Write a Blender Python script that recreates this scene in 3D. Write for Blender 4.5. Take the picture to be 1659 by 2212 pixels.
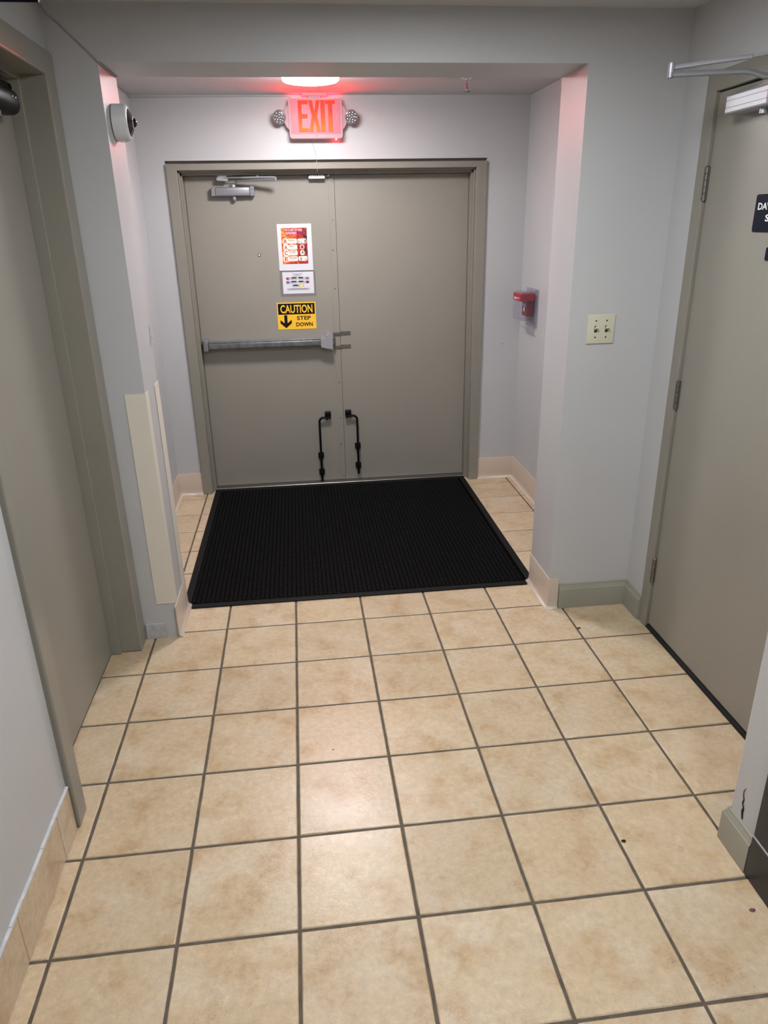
import bpy, bmesh, math, random
from mathutils import Matrix, Vector
random.seed(7)
for o in list(bpy.data.objects): bpy.data.objects.remove(o)
SC = bpy.context.scene
COL = SC.collection

# ------------------------------------------------------------------ camera
cam_d = bpy.data.cameras.new('camera'); cam = bpy.data.objects.new('camera', cam_d); COL.objects.link(cam)
cam_d.sensor_fit = 'HORIZONTAL'; cam_d.sensor_width = 36.0
cam_d.lens = 36.0 * 1561.067 / 1659.0
cam_d.clip_start = 0.02
_yaw, _pitch, _roll = 0.11099949, -0.38182861, -0.01926248
_f = Vector((math.sin(_yaw)*math.cos(_pitch), math.cos(_yaw)*math.cos(_pitch), math.sin(_pitch)))
_r = Vector((math.cos(_yaw), -math.sin(_yaw), 0)); _u = _r.cross(_f)
_r2 = math.cos(_roll)*_r + math.sin(_roll)*_u; _u2 = -math.sin(_roll)*_r + math.cos(_roll)*_u
M = Matrix((( _r2.x, _u2.x, -_f.x), (_r2.y, _u2.y, -_f.y), (_r2.z, _u2.z, -_f.z))).to_4x4()
M.translation = Vector((0.0920257, -2.9850365, 1.7425354))
cam.matrix_world = M
SC.camera = cam

# ------------------------------------------------------------------ world, exposure
w = bpy.data.worlds.new('world'); SC.world = w; w.use_nodes = True
w.node_tree.nodes['Background'].inputs[0].default_value = (0.5, 0.55, 0.6, 1)
w.node_tree.nodes['Background'].inputs[1].default_value = 0.02
SC.view_settings.view_transform = 'Standard'; SC.view_settings.look = 'None'
SC.view_settings.gamma = 1.0; SC.view_settings.use_curve_mapping = False
SC.view_settings.exposure = 0.0
DOME_E = 174.0        # recess ceiling drum lamp
PANEL_E = 32.5        # corridor ceiling panels

# ------------------------------------------------------------------ materials
def lin(c): return tuple((x/12.92 if x <= .04045 else ((x+.055)/1.055)**2.4) for x in c)
def rgb(r, g, b): return lin((r/255, g/255, b/255)) + (1,)
MATS = {}
def mat(name, color, rough=.5, metal=0.0, var=0.0, vscale=3.0, bump=0.0, bscale=200.0, emit=None, es=0.0, trans=0.0, ior=1.45, coat=0.0, spec=.5, alpha=1.0):
    m = bpy.data.materials.new(name); m.use_nodes = True
    nt = m.node_tree; b = nt.nodes['Principled BSDF']
    b.inputs['Base Color'].default_value = color
    b.inputs['Roughness'].default_value = rough; b.inputs['Metallic'].default_value = metal
    b.inputs['IOR'].default_value = ior; b.inputs['Transmission Weight'].default_value = trans
    b.inputs['Coat Weight'].default_value = coat; b.inputs['Specular IOR Level'].default_value = spec
    b.inputs['Alpha'].default_value = alpha
    if emit: b.inputs['Emission Color'].default_value = emit; b.inputs['Emission Strength'].default_value = es
    g = nt.nodes.new('ShaderNodeNewGeometry')
    if var:
        n = nt.nodes.new('ShaderNodeTexNoise'); n.inputs['Scale'].default_value = vscale; n.inputs['Detail'].default_value = 5
        nt.links.new(g.outputs['Position'], n.inputs['Vector'])
        mr = nt.nodes.new('ShaderNodeMapRange'); mr.inputs[1].default_value = .3; mr.inputs[2].default_value = .7
        mr.inputs[3].default_value = 1-var; mr.inputs[4].default_value = 1+var
        nt.links.new(n.outputs[0], mr.inputs[0])
        mx = nt.nodes.new('ShaderNodeVectorMath'); mx.operation = 'SCALE'; mx.inputs[0].default_value = color[:3]
        nt.links.new(mr.outputs[0], mx.inputs['Scale']); nt.links.new(mx.outputs[0], b.inputs['Base Color'])
    if bump:
        n2 = nt.nodes.new('ShaderNodeTexNoise'); n2.inputs['Scale'].default_value = bscale; n2.inputs['Detail'].default_value = 3
        nt.links.new(g.outputs['Position'], n2.inputs['Vector'])
        bp = nt.nodes.new('ShaderNodeBump'); bp.inputs['Strength'].default_value = bump; bp.inputs['Distance'].default_value = .002
        nt.links.new(n2.outputs[0], bp.inputs['Height']); nt.links.new(bp.outputs[0], b.inputs['Normal'])
    MATS[name] = m
    return m
mat('wall', (.472, .475, .482, 1), rough=.42, var=.02, vscale=2, bump=.25, bscale=160)
mat('ceiling', (.52, .525, .535, 1), rough=.8, bump=.5, bscale=90)
mat('taupe', (.258, .242, .207, 1), rough=.36, var=.02, vscale=4, bump=.12, bscale=220)
mat('taupe_frame', (.243, .229, .193, 1), rough=.33, var=.03, vscale=6, bump=.12, bscale=180)
mat('olive_base', (.285, .275, .222, 1), rough=.42, var=.04, vscale=8)
mat('cove', (.53, .445, .365, 1), rough=.35, var=.02, vscale=5)
mat('guard', (.68, .64, .55, 1), rough=.38)
mat('old_base', (.42, .42, .42, 1), rough=.6, var=.15, vscale=30)
mat('grout', (.105, .085, .064, 1), rough=.9, var=.25, vscale=25, bump=.6, bscale=150)
mat('caulk', (.55, .56, .57, 1), rough=.7, var=.12, vscale=40, bump=.8, bscale=120)
mat('mat_rubber_shaded', (.0008, .0008, .0008, 1), rough=.8, spec=.05)  # mat backing, darkened to paint in the shade between the nubs
mat('mat_border', (.005, .005, .005, 1), rough=.55, spec=.22)
mat('mat_nub_lit', (.0034, .0034, .0038, 1), rough=.55, spec=.16)  # same rubber, lightened: the light caught by nub tops is in the colour
mat('lamp_white', (.8, .8, .8, 1), rough=.4)
mat('diffuser', (.9, .9, .9, 1), rough=.5, emit=(1, .965, .985, 1), es=DOME_E)
mat('diffuser_skirt', (.9, .9, .9, 1), rough=.5, emit=(1, .965, .985, 1), es=DOME_E*.22)
mat('panel_glow', (.9, .9, .9, 1), rough=.5, emit=(.935, .97, 1, 1), es=PANEL_E)
mat('sign_plastic', (.22, .17, .18, 1), rough=.4, emit=(1, .36, .42, 1), es=.30, spec=.3)
mat('sign_plate', (.12, .055, .065, 1), rough=.4, emit=(1, .20, .27, 1), es=.62, spec=.3)
mat('head_grey', (.22, .215, .22, 1), rough=.4, spec=.3)
mat('sign_glow', (.8, .3, .3, 1), rough=.4, emit=(1, .03, .06, 1), es=14)
mat('lens_clear', (.13, .13, .135, 1), rough=.2, spec=.5)
mat('led_chrome', (.5, .5, .52, 1), rough=.2, metal=1)
mat('white_plastic', (.66, .67, .68, 1), rough=.35)
mat('camera_white', (.60, .615, .63, 1), rough=.38)
mat('black_gloss', (.008, .008, .01, 1), rough=.12)
mat('black_paint', (.003, .003, .0035, 1), rough=.35, spec=.2)
mat('dark_bronze', (.004, .0035, .0045, 1), rough=.38, spec=.12)
mat('silver', (.26, .265, .285, 1), rough=.42, metal=.6)
mat('silver_light', (.36, .365, .39, 1), rough=.42, metal=.55)
mat('steel_dark', (.20, .19, .17, 1), rough=.4, metal=.8)
mat('chrome', (.8, .8, .82, 1), rough=.1, metal=1)
mat('worn_bar', (.17, .172, .185, 1), rough=.36, metal=.6, var=.3, vscale=30)
mat('almond', (.56, .545, .42, 1), rough=.35)
mat('screw_dark', (.05, .05, .04, 1), rough=.4, metal=.6)
mat('paper', (.60, .60, .645, 1), rough=.5)
mat('yellow', (.84, .48, .03, 1), rough=.4)
mat('black_print', (.004, .004, .004, 1), rough=.5, spec=.2)
mat('navy', (.004, .006, .014, 1), rough=.5, spec=.15)
mat('white_print', (.8, .8, .8, 1), rough=.45)
mat('red_plastic', (.36, .004, .012, 1), rough=.3)
mat('dark_red', (.20, .008, .012, 1), rough=.35)
mat('print_red', (.45, .02, .03, 1), rough=.45)
mat('banner', (.42, .015, .06, 1), rough=.45)
mat('cream', (.85, .70, .60, 1), rough=.5)
mat('pill_grey', (.40, .41, .45, 1), rough=.5)
mat('pill_blue', (.03, .13, .42, 1), rough=.5)
mat('pill_yellow', (.85, .72, .08, 1), rough=.5)
mat('ink_grey', (.16, .15, .17, 1), rough=.5)
mat('panel_dark', (.020, .020, .024, 1), rough=.4, var=.1, vscale=12)
mat('seam_light', (.35, .35, .36, 1), rough=.5)
mat('wire', (.33, .33, .33, 1), rough=.5)
mat('void', (.01, .01, .01, 1), rough=.9)
mat('gum', (.16, .06, .07, 1), rough=.6, var=.3, vscale=150)
mat('daylight_glow', (.8, .9, 1, 1), emit=(.85, .95, 1, 1), es=2.5)

def clear_plastic(name, tint, fac):
    m = bpy.data.materials.new(name); m.use_nodes = True; nt = m.node_tree
    b = nt.nodes['Principled BSDF']; out = nt.nodes['Material Output']
    b.inputs['Base Color'].default_value = tint; b.inputs['Roughness'].default_value = .12
    t = nt.nodes.new('ShaderNodeBsdfTransparent'); t.inputs[0].default_value = (.95, .95, .97, 1)
    lw = nt.nodes.new('ShaderNodeLayerWeight'); lw.inputs[0].default_value = .35
    ma = nt.nodes.new('ShaderNodeMath'); ma.operation = 'MULTIPLY_ADD'; ma.inputs[1].default_value = .30; ma.inputs[2].default_value = fac
    nt.links.new(lw.outputs['Facing'], ma.inputs[0])
    mx = nt.nodes.new('ShaderNodeMixShader'); nt.links.new(ma.outputs[0], mx.inputs[0])
    nt.links.new(t.outputs[0], mx.inputs[1]); nt.links.new(b.outputs[0], mx.inputs[2]); nt.links.new(mx.outputs[0], out.inputs[0])
    MATS[name] = m
clear_plastic('clear', (.42, .41, .46, 1), .05)
clear_plastic('sleeve', (.40, .38, .35, 1), .05)

def emit_grad(name, c1, c2, z0, z1, s):      # edge-lit letters: colder red at the top, orange at the bottom
    m = bpy.data.materials.new(name); m.use_nodes = True; nt = m.node_tree
    b = nt.nodes['Principled BSDF']; b.inputs['Base Color'].default_value = (.05, .004, .002, 1); b.inputs['Specular IOR Level'].default_value = .15
    g = nt.nodes.new('ShaderNodeNewGeometry'); sp = nt.nodes.new('ShaderNodeSeparateXYZ'); nt.links.new(g.outputs['Position'], sp.inputs[0])
    n = nt.nodes.new('ShaderNodeTexNoise'); n.inputs['Scale'].default_value = 14; nt.links.new(g.outputs['Position'], n.inputs['Vector'])
    ad = nt.nodes.new('ShaderNodeMath'); ad.operation = 'MULTIPLY_ADD'; ad.inputs[1].default_value = .10
    nt.links.new(n.outputs[0], ad.inputs[0]); nt.links.new(sp.outputs[2], ad.inputs[2])
    mr = nt.nodes.new('ShaderNodeMapRange'); mr.inputs[1].default_value = z0+.05; mr.inputs[2].default_value = z1+.05
    nt.links.new(ad.outputs[0], mr.inputs[0])
    cr = nt.nodes.new('ShaderNodeMix'); cr.data_type = 'RGBA'; cr.inputs['A'].default_value = c1; cr.inputs['B'].default_value = c2
    nt.links.new(mr.outputs[0], cr.inputs['Factor']); nt.links.new(cr.outputs['Result'], b.inputs['Emission Color'])
    b.inputs['Emission Strength'].default_value = s
    MATS[name] = m
emit_grad('exit_letter', (1, .0033, .00015, 1), (1, .0008, .00022, 1), 2.25, 2.36, 76.0)
mat('letter_edge', (.3, .01, .01, 1), rough=.5)
mat('charge_led', (1, .1, .1, 1), emit=(1, .05, .06, 1), es=200)

def tile_material(name, base, dark, light, speck):
    m = bpy.data.materials.new(name); m.use_nodes = True; nt = m.node_tree; L = nt.links.new
    b = nt.nodes['Principled BSDF']
    g = nt.nodes.new('ShaderNodeNewGeometry'); oi = nt.nodes.new('ShaderNodeObjectInfo')
    sc = nt.nodes.new('ShaderNodeVectorMath'); sc.operation = 'MULTIPLY_ADD'
    cx = nt.nodes.new('ShaderNodeCombineXYZ'); L(oi.outputs['Random'], cx.inputs[0]); L(oi.outputs['Random'], cx.inputs[2])
    sc.inputs[1].default_value = (37, 37, 37); L(cx.outputs[0], sc.inputs[0]); L(g.outputs['Position'], sc.inputs[2])
    def noise(s, d, r=.55, dist=0):
        n = nt.nodes.new('ShaderNodeTexNoise'); n.inputs['Scale'].default_value = s; n.inputs['Detail'].default_value = d
        n.inputs['Roughness'].default_value = r; n.inputs['Distortion'].default_value = dist; L(sc.outputs[0], n.inputs['Vector']); return n
    def smooth(n, lo, hi, top):
        q = nt.nodes.new('ShaderNodeMapRange'); q.interpolation_type = 'SMOOTHSTEP'
        q.inputs[1].default_value = lo; q.inputs[2].default_value = hi; q.inputs[4].default_value = top; L(n.outputs[0], q.inputs[0]); return q
    def mixc(f, a, c):
        q = nt.nodes.new('ShaderNodeMix'); q.data_type = 'RGBA'; q.inputs['B'].default_value = c
        if isinstance(a, tuple): q.inputs['A'].default_value = a
        else: L(a, q.inputs['A'])
        L(f.outputs[0], q.inputs['Factor']); return q.outputs['Result']
    n1 = noise(5.5, 3, .5)
    nd = noise(9, 3, .55); na = noise(3.1, 2, .5)
    col = mixc(smooth(n1, .42, .80, .85), base, light)
    col = mixc(smooth(nd, .44, .78, .8), col, dark)
    col = mixc(smooth(na, .50, .85, .45), col, tuple(.5*(x+y) for x, y in zip(dark, base)))
    # fine grain
    n2 = noise(48, 8, .74); mr = nt.nodes.new('ShaderNodeMapRange'); mr.inputs[1].default_value = .25; mr.inputs[2].default_value = .75
    mr.inputs[3].default_value = .76; mr.inputs[4].default_value = 1.2; L(n2.outputs[0], mr.inputs[0])
    # whole-tile brightness
    mr3 = nt.nodes.new('ShaderNodeMapRange'); mr3.inputs[3].default_value = .94; mr3.inputs[4].default_value = 1.05; L(oi.outputs['Random'], mr3.inputs[0])
    mm = nt.nodes.new('ShaderNodeMath'); mm.operation = 'MULTIPLY'; L(mr.outputs[0], mm.inputs[0]); L(mr3.outputs[0], mm.inputs[1])
    # scuffed grime specks, in patches
    n3 = noise(240, 3, .7); n4 = noise(4.5, 3, .6)
    s3 = nt.nodes.new('ShaderNodeMapRange'); s3.inputs[1].default_value = .57; s3.inputs[2].default_value = .66; L(n3.outputs[0], s3.inputs[0])
    s4 = nt.nodes.new('ShaderNodeMapRange'); s4.inputs[1].default_value = .52; s4.inputs[2].default_value = .75; L(n4.outputs[0], s4.inputs[0])
    sm = nt.nodes.new('ShaderNodeMath'); sm.operation = 'MULTIPLY'; L(s3.outputs[0], sm.inputs[0]); L(s4.outputs[0], sm.inputs[1])
    s5 = nt.nodes.new('ShaderNodeMath'); s5.operation = 'MULTIPLY'; s5.inputs[1].default_value = speck; L(sm.outputs[0], s5.inputs[0])
    vs = nt.nodes.new('ShaderNodeVectorMath'); vs.operation = 'SCALE'; L(col, vs.inputs[0]); L(mm.outputs[0], vs.inputs['Scale'])
    mix = nt.nodes.new('ShaderNodeMix'); mix.data_type = 'RGBA'; mix.inputs['B'].default_value = (.07, .055, .04, 1)
    L(s5.outputs[0], mix.inputs['Factor']); L(vs.outputs[0], mix.inputs['A']); L(mix.outputs['Result'], b.inputs['Base Color'])
    rr = nt.nodes.new('ShaderNodeMapRange'); rr.inputs[3].default_value = .23; rr.inputs[4].default_value = .36; L(n1.outputs[0], rr.inputs[0]); L(rr.outputs[0], b.inputs['Roughness'])
    nb = noise(70, 5, .7); bp = nt.nodes.new('ShaderNodeBump'); bp.inputs['Strength'].default_value = .28; bp.inputs['Distance'].default_value = .002
    L(nb.outputs[0], bp.inputs['Height']); L(bp.outputs[0], b.inputs['Normal'])
    MATS[name] = m
tile_material('tile', (.555, .432, .285, 1), (.44, .288, .145, 1), (.60, .50, .365, 1), .8)

def fire_material():
    m = bpy.data.materials.new('fire_print'); m.use_nodes = True; nt = m.node_tree; L = nt.links.new
    b = nt.nodes['Principled BSDF']; b.inputs['Roughness'].default_value = .4
    g = nt.nodes.new('ShaderNodeNewGeometry'); n = nt.nodes.new('ShaderNodeTexNoise'); n.inputs['Scale'].default_value = 26
    n.inputs['Detail'].default_value = 6; n.inputs['Distortion'].default_value = 1.6; L(g.outputs['Position'], n.inputs['Vector'])
    sp = nt.nodes.new('ShaderNodeSeparateXYZ'); L(g.outputs['Position'], sp.inputs[0])
    mr = nt.nodes.new('ShaderNodeMapRange'); mr.inputs[1].default_value = .02; mr.inputs[2].default_value = .19; mr.inputs[3].default_value = .12; mr.inputs[4].default_value = -.2
    L(sp.outputs[0], mr.inputs[0]); ad = nt.nodes.new('ShaderNodeMath'); L(n.outputs[0], ad.inputs[0]); L(mr.outputs[0], ad.inputs[1])
    cr = nt.nodes.new('ShaderNodeValToRGB'); L(ad.outputs[0], cr.inputs[0]); e = cr.color_ramp.elements
    e[0].position = .25; e[0].color = (.02, .008, .008, 1); e[1].position = .74; e[1].color = (.9, .45, .08, 1)
    for p, c in ((.38, (.30, .02, .015, 1)), (.5, (.55, .05, .015, 1)), (.62, (.78, .15, .015, 1))):
        x = cr.color_ramp.elements.new(p); x.color = c
    L(cr.outputs[0], b.inputs['Base Color']); MATS['fire_print'] = m
fire_material()

# ------------------------------------------------------------------ mesh helpers
class MB:
    """collects shapes in world coordinates; build() links them as one mesh object"""
    def __init__(s): s.bm = bmesh.new()
    def _xf(s, verts, m):
        if m is not None: bmesh.ops.transform(s.bm, matrix=m, verts=verts)
    def box(s, a, b, bev=0.0, seg=2, m=None):
        r = bmesh.ops.create_cube(s.bm, size=1); v = r['verts']
        c = [(a[i]+b[i])/2 for i in range(3)]; d = [abs(b[i]-a[i]) for i in range(3)]
        for x in v: x.co = Vector((x.co.x*d[0]+c[0], x.co.y*d[1]+c[1], x.co.z*d[2]+c[2]))
        if bev > 0:
            ed = list({e for x in v for e in x.link_edges})
            rr = bmesh.ops.bevel(s.bm, geom=ed, offset=min(bev, min(d)*.49), segments=seg, affect='EDGES', profile=.5)
            v = list({x for f in rr['faces'] for x in f.verts} | {x for x in v if x.is_valid})
        s._xf(v, m); return s
    def cyl(s, p0, p1, r0, r1=None, n=20, cap=True):
        r1 = r0 if r1 is None else r1
        p0, p1 = Vector(p0), Vector(p1); d = p1-p0
        r = bmesh.ops.create_cone(s.bm, cap_ends=cap, segments=n, radius1=max(r0, 1e-5), radius2=max(r1, 1e-5), depth=d.length)
        m = Matrix.Translation((p0+p1)/2) @ d.to_track_quat('Z', 'Y').to_matrix().to_4x4()
        bmesh.ops.transform(s.bm, matrix=m, verts=r['verts']); return s
    def ball(s, c, r, sc=(1, 1, 1), n=14):
        q = bmesh.ops.create_uvsphere(s.bm, u_segments=n, v_segments=n//2+1, radius=r)
        bmesh.ops.transform(s.bm, matrix=Matrix.Translation(c) @ Matrix.Diagonal((*sc, 1)), verts=q['verts']); return s
    def tube(s, pts, r, n=10, cap=True):
        pts = [Vector(p) for p in pts]; rings = []
        up = None
        for i, p in enumerate(pts):
            t = (pts[min(i+1, len(pts)-1)]-pts[max(i-1, 0)]).normalized()
            if up is None: up = t.orthogonal().normalized()
            up = (up - t*up.dot(t)).normalized(); sd = t.cross(up)
            rings.append([s.bm.verts.new(p + r*(math.cos(2*math.pi*k/n)*up + math.sin(2*math.pi*k/n)*sd)) for k in range(n)])
        for a, b in zip(rings, rings[1:]):
            for k in range(n): s.bm.faces.new((a[k], a[(k+1) % n], b[(k+1) % n], b[k]))
        if cap: s.bm.faces.new(rings[0][::-1]); s.bm.faces.new(rings[-1])
        return s
    def lathe(s, prof, org, axis, n=40):
        """prof: (radius, distance along axis)"""
        q = Vector(axis).to_track_quat('Z', 'Y').to_matrix().to_4x4(); q.translation = Vector(org); rings = []
        for r, h in prof:
            if r < 1e-6: rings.append([s.bm.verts.new(q @ Vector((0, 0, h)))])
            else: rings.append([s.bm.verts.new(q @ Vector((r*math.cos(2*math.pi*k/n), r*math.sin(2*math.pi*k/n), h))) for k in range(n)])
        for a, b in zip(rings, rings[1:]):
            for k in range(n):
                k2 = (k+1) % n
                if len(a) == 1 and len(b) == 1: continue
                if len(a) == 1: s.bm.faces.new((a[0], b[k2], b[k]))
                elif len(b) == 1: s.bm.faces.new((a[k], a[k2], b[0]))
                else: s.bm.faces.new((a[k], a[k2], b[k2], b[k]))
        return s
    def prism(s, poly, o, ux, uy, depth):
        """flat polygon (2D) placed at o with axes ux, uy; extruded by depth along ux x uy"""
        o, ux, uy = Vector(o), Vector(ux), Vector(uy); nn = ux.cross(uy).normalized()*depth
        a = [s.bm.verts.new(o+ux*x+uy*y) for x, y in poly]; b = [s.bm.verts.new(v.co+nn) for v in a]
        s.bm.faces.new(a[::-1]); s.bm.faces.new(b)
        for k in range(len(a)): s.bm.faces.new((a[k], a[(k+1) % len(a)], b[(k+1) % len(a)], b[k]))
        return s
    def sweep(s, path, prof, side=1):
        """profile (d,z) swept along an XY polyline with mitres; d is measured to the left (side=1) of the path"""
        P = [Vector((p[0], p[1])) for p in path]; rings = []
        nr = [Vector((-(b-a).y, (b-a).x)).normalized()*side for a, b in zip(P, P[1:])]
        for i, p in enumerate(P):
            if i == 0: o = nr[0]
            elif i == len(P)-1: o = nr[-1]
            else: o = (nr[i-1]+nr[i]); o = o/(1+nr[i-1].dot(nr[i]))
            rings.append([s.bm.verts.new((p.x+o.x*d, p.y+o.y*d, z)) for d, z in prof])
        n = len(prof)
        for a, b in zip(rings, rings[1:]):
            for k in range(n): s.bm.faces.new((a[k], a[(k+1) % n], b[(k+1) % n], b[k]))
        s.bm.faces.new(rings[0][::-1]); s.bm.faces.new(rings[-1]); return s
    def build(s, name, m, parent=None, smooth=False, org=None, angle=40):
        bmesh.ops.recalc_face_normals(s.bm, faces=s.bm.faces[:])
        me = bpy.data.meshes.new(name); 
        if parent is not None: off = wloc(parent)
        else:
            vs = [v.co for v in s.bm.verts]
            lo = [min(v[i] for v in vs) for i in range(3)]; hi = [max(v[i] for v in vs) for i in range(3)]
            off = Vector(org) if org else Vector(((lo[0]+hi[0])/2, (lo[1]+hi[1])/2, lo[2]))
        bmesh.ops.translate(s.bm, verts=s.bm.verts[:], vec=-off)
        s.bm.to_mesh(me); s.bm.free()
        me.materials.append(MATS[m])
        o = bpy.data.objects.new(name, me); COL.objects.link(o)
        if parent is not None: o.parent = parent
        else: o.location = off
        if smooth:
            for p in me.polygons: p.use_smooth = True
            me.set_sharp_from_angle(angle=math.radians(angle))
        return o
def wloc(o):
    v = o.location.copy()
    while o.parent is not None: o = o.parent; v += o.location
    return v
def thing(name, label, cat, loc, group=None):
    o = bpy.data.objects.new(name, None); COL.objects.link(o); o.location = loc; o.empty_display_size = .05
    o['label'] = label; o['category'] = cat
    if group: o['group'] = group
    return o
def tag(o, label, cat, group=None):
    o['label'] = label; o['category'] = cat
    if group: o['group'] = group
    return o
def struct(o, label=None, cat=None):
    o['kind'] = 'structure'
    if label: o['label'] = label
    if cat: o['category'] = cat
    return o
def sroot(name, loc, label, cat):
    o = bpy.data.objects.new(name, None); COL.objects.link(o); o.location = loc; o.empty_display_size = .05
    return struct(o, label, cat)
def lettering(text, x0, x1, z, h, y, m, parent, bold=0.0, name='lettering', axis='y', th=.0004):
    """flat lettering fitted between x0 and x1 with cap height h, base line at z, on the plane facing -Y (or facing -X for axis 'x')"""
    cu = bpy.data.curves.new(name, 'FONT'); cu.body = text; cu.size = 1.0; cu.offset = bold; cu.extrude = 0; cu.resolution_u = 3
    ob = bpy.data.objects.new(name, cu); COL.objects.link(ob)
    dg = bpy.context.evaluated_depsgraph_get(); me = bpy.data.meshes.new_from_object(ob.evaluated_get(dg))
    bpy.data.objects.remove(ob); bpy.data.curves.remove(cu)
    xs = [v.co.x for v in me.vertices]; ys = [v.co.y for v in me.vertices]
    sx = (x1-x0)/(max(xs)-min(xs)); ch = (max(ys)-min(ys)); sy = h/ch; mnx, mny = min(xs), min(ys)
    off = wloc(parent)
    for v in me.vertices:
        a, b = (v.co.x-mnx)*sx, (v.co.y-mny)*sy
        v.co = (Vector((x0+a, y, z+b)) if axis == 'y' else Vector((y, x0+a, z+b))) - off
    bm = bmesh.new(); bm.from_mesh(me)
    r = bmesh.ops.extrude_face_region(bm, geom=bm.faces[:])
    d = Vector((0, -th, 0)) if axis == 'y' else Vector((-th, 0, 0))
    bmesh.ops.translate(bm, verts=[g for g in r['geom'] if isinstance(g, bmesh.types.BMVert)], vec=d)
    bmesh.ops.recalc_face_normals(bm, faces=bm.faces[:]); bm.to_mesh(me); bm.free()
    me.materials.clear(); me.materials.append(MATS[m]); me.name = name
    for p in me.polygons: p.use_smooth = False; p.material_index = 0
    o = bpy.data.objects.new(name, me); COL.objects.link(o); o.parent = parent
    return o
def rrect(x0, z0, x1, z1, r, n=4):
    pts = []
    for cx, cz, a0 in ((x1-r, z1-r, 0), (x0+r, z1-r, 90), (x0+r, z0+r, 180), (x1-r, z0+r, 270)):
        for k in range(n+1):
            a = math.radians(a0+90*k/n); pts.append((cx+r*math.cos(a), cz+r*math.sin(a)))
    return pts
def flat(name, poly, y, m, parent, th=.0004):
    return MB().prism(poly, (0, y, 0), (1, 0, 0), (0, 0, 1), -th if False else th).build(name, m, parent)   # normal = X x Z = -Y

# ================================================================== setting
S = .319396
XL, XR, YP, YPB = -.695, 1.59, -.032, .251        # left wall, alcove wall, portal wall front and back
PL, PR, ZH = -.532, 1.206, 2.267                  # portal jambs and header
RL, RR, YB, ZC = -.789, 1.579, 1.872, 2.44        # recess walls, back wall, ceiling
XN, YN = 1.272, -1.462                            # near right wall
YEND = -6.0

floor = struct(MB().box((-1.0, YEND, -.06), (1.75, 2.3, -.0035)).build('floor', 'grout'), 'beige ceramic tile floor with dark grout', 'floor')
GAP = .0078
def tile_mesh(x0, x1, y0, y1, seed):
    rnd = random.Random(seed); bm = bmesh.new()
    def ring(ins, z, jit):
        pts = []
        for (ax, ay), (bx, by) in (((x0, y0), (x1, y0)), ((x1, y0), (x1, y1)), ((x1, y1), (x0, y1)), ((x0, y1), (x0, y0))):
            L = math.hypot(bx-ax, by-ay); n = 6
            for k in range(n):
                t = k/n; px, py = ax+(bx-ax)*t, ay+(by-ay)*t
                nx, ny = -(by-ay)/L, (bx-ax)/L
                if k == 0: nx, ny = (1 if px == x0 else -1), (1 if py == y0 else -1)
                j = ins+rnd.uniform(0, jit); pts.append(bm.verts.new((px+nx*j, py+ny*j, z)))
        return pts
    a = ring(GAP*.5, -.006, 0); st = rnd.getstate(); b = ring(GAP*.5, -.0022, .0016); c = ring(GAP*.5+.0034, 0, .0012)
    for r1, r2 in ((a, b), (b, c)):
        for k in range(len(a)): bm.faces.new((r1[k], r1[(k+1) % len(a)], r2[(k+1) % len(a)], r2[k]))
    bm.faces.new(c); bmesh.ops.recalc_face_normals(bm, faces=bm.faces[:])
    me = bpy.data.meshes.new('tile'); bm.to_mesh(me); bm.free(); me.materials.append(MATS['tile'])
    for p in me.polygons: p.use_smooth = len(p.vertices) == 4
    return me
TV = [tile_mesh(-S/2, S/2, -S/2, S/2, k) for k in range(8)]
fo = wloc(floor)
def put_tile(x0, x1, y0, y1, k, full):
    me = TV[k % 8] if full else tile_mesh(x0-(x0+x1)/2, x1-(x0+x1)/2, y0-(y0+y1)/2, y1-(y0+y1)/2, k)
    o = bpy.data.objects.new('tile', me); COL.objects.link(o); o.parent = floor
    o.location = Vector(((x0+x1)/2, (y0+y1)/2, random.uniform(-.0006, 0.0))) - fo
k = 0
for j in range(-1, 19):
    y1 = -(j-0)*S if j > -1 else S*1.0; y0 = y1-S
    for i in range(-3, 5):
        x0, x1 = i*S, (i+1)*S; c0, c1 = max(x0, -.815), min(x1, 1.615)
        if y1 < YN-.05: c1 = min(c1, XN+.02)
        if y1 < -1.2: c0 = max(c0, XL-.01)
        if c1-c0 < .03: continue
        put_tile(c0, c1, y0, y1, k, abs(c1-c0-S) < 1e-6); k += 1
rows = [S, .613, .905, 1.193, 1.485, 1.768, 2.02]; cols = [RL-.01]+[-.605+.305*q for q in range(8)]+[RR+.01]
for a, b in zip(rows, rows[1:]):
    for c, d in zip(cols, cols[1:]): put_tile(c, d, a, b, k, False); k += 1

ceil = struct(MB().box((-1.0, YEND, ZC), (1.75, 2.1, ZC+.08)).build('ceiling', 'ceiling'), 'flat off-white painted ceiling', 'ceiling')
b = MB().prism([(-1.0, 0), (PL, 0), (PL, ZH), (PR, ZH), (PR, 0), (1.75, 0), (1.75, ZC), (-1.0, ZC)], (0, YPB, 0), (1, 0, 0), (0, 0, 1), YPB-YP)
struct(b.build('wall_front', 'wall'), 'grey-white wall with wide square opening and deep header', 'wall')
struct(MB().box((-1.0, YPB, 0), (RL, YB, ZC)).build('wall_recess_left', 'wall'), 'left side wall of the exit recess', 'wall')
struct(MB().box((RR, YPB, 0), (1.75, YB, ZC)).build('wall_recess_right', 'wall'), 'right side wall of the exit recess with fire alarm', 'wall')
b = MB().prism([(-1.0, 0), (-.6325, 0), (-.6325, 2.099), (1.3195, 2.099), (1.3195, 0), (1.75, 0), (1.75, ZC), (-1.0, ZC)], (0, 2.06, 0), (1, 0, 0), (0, 0, 1), 2.06-YB)
struct(b.build('wall_back', 'wall'), 'back wall of the recess around the double door', 'wall')
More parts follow.
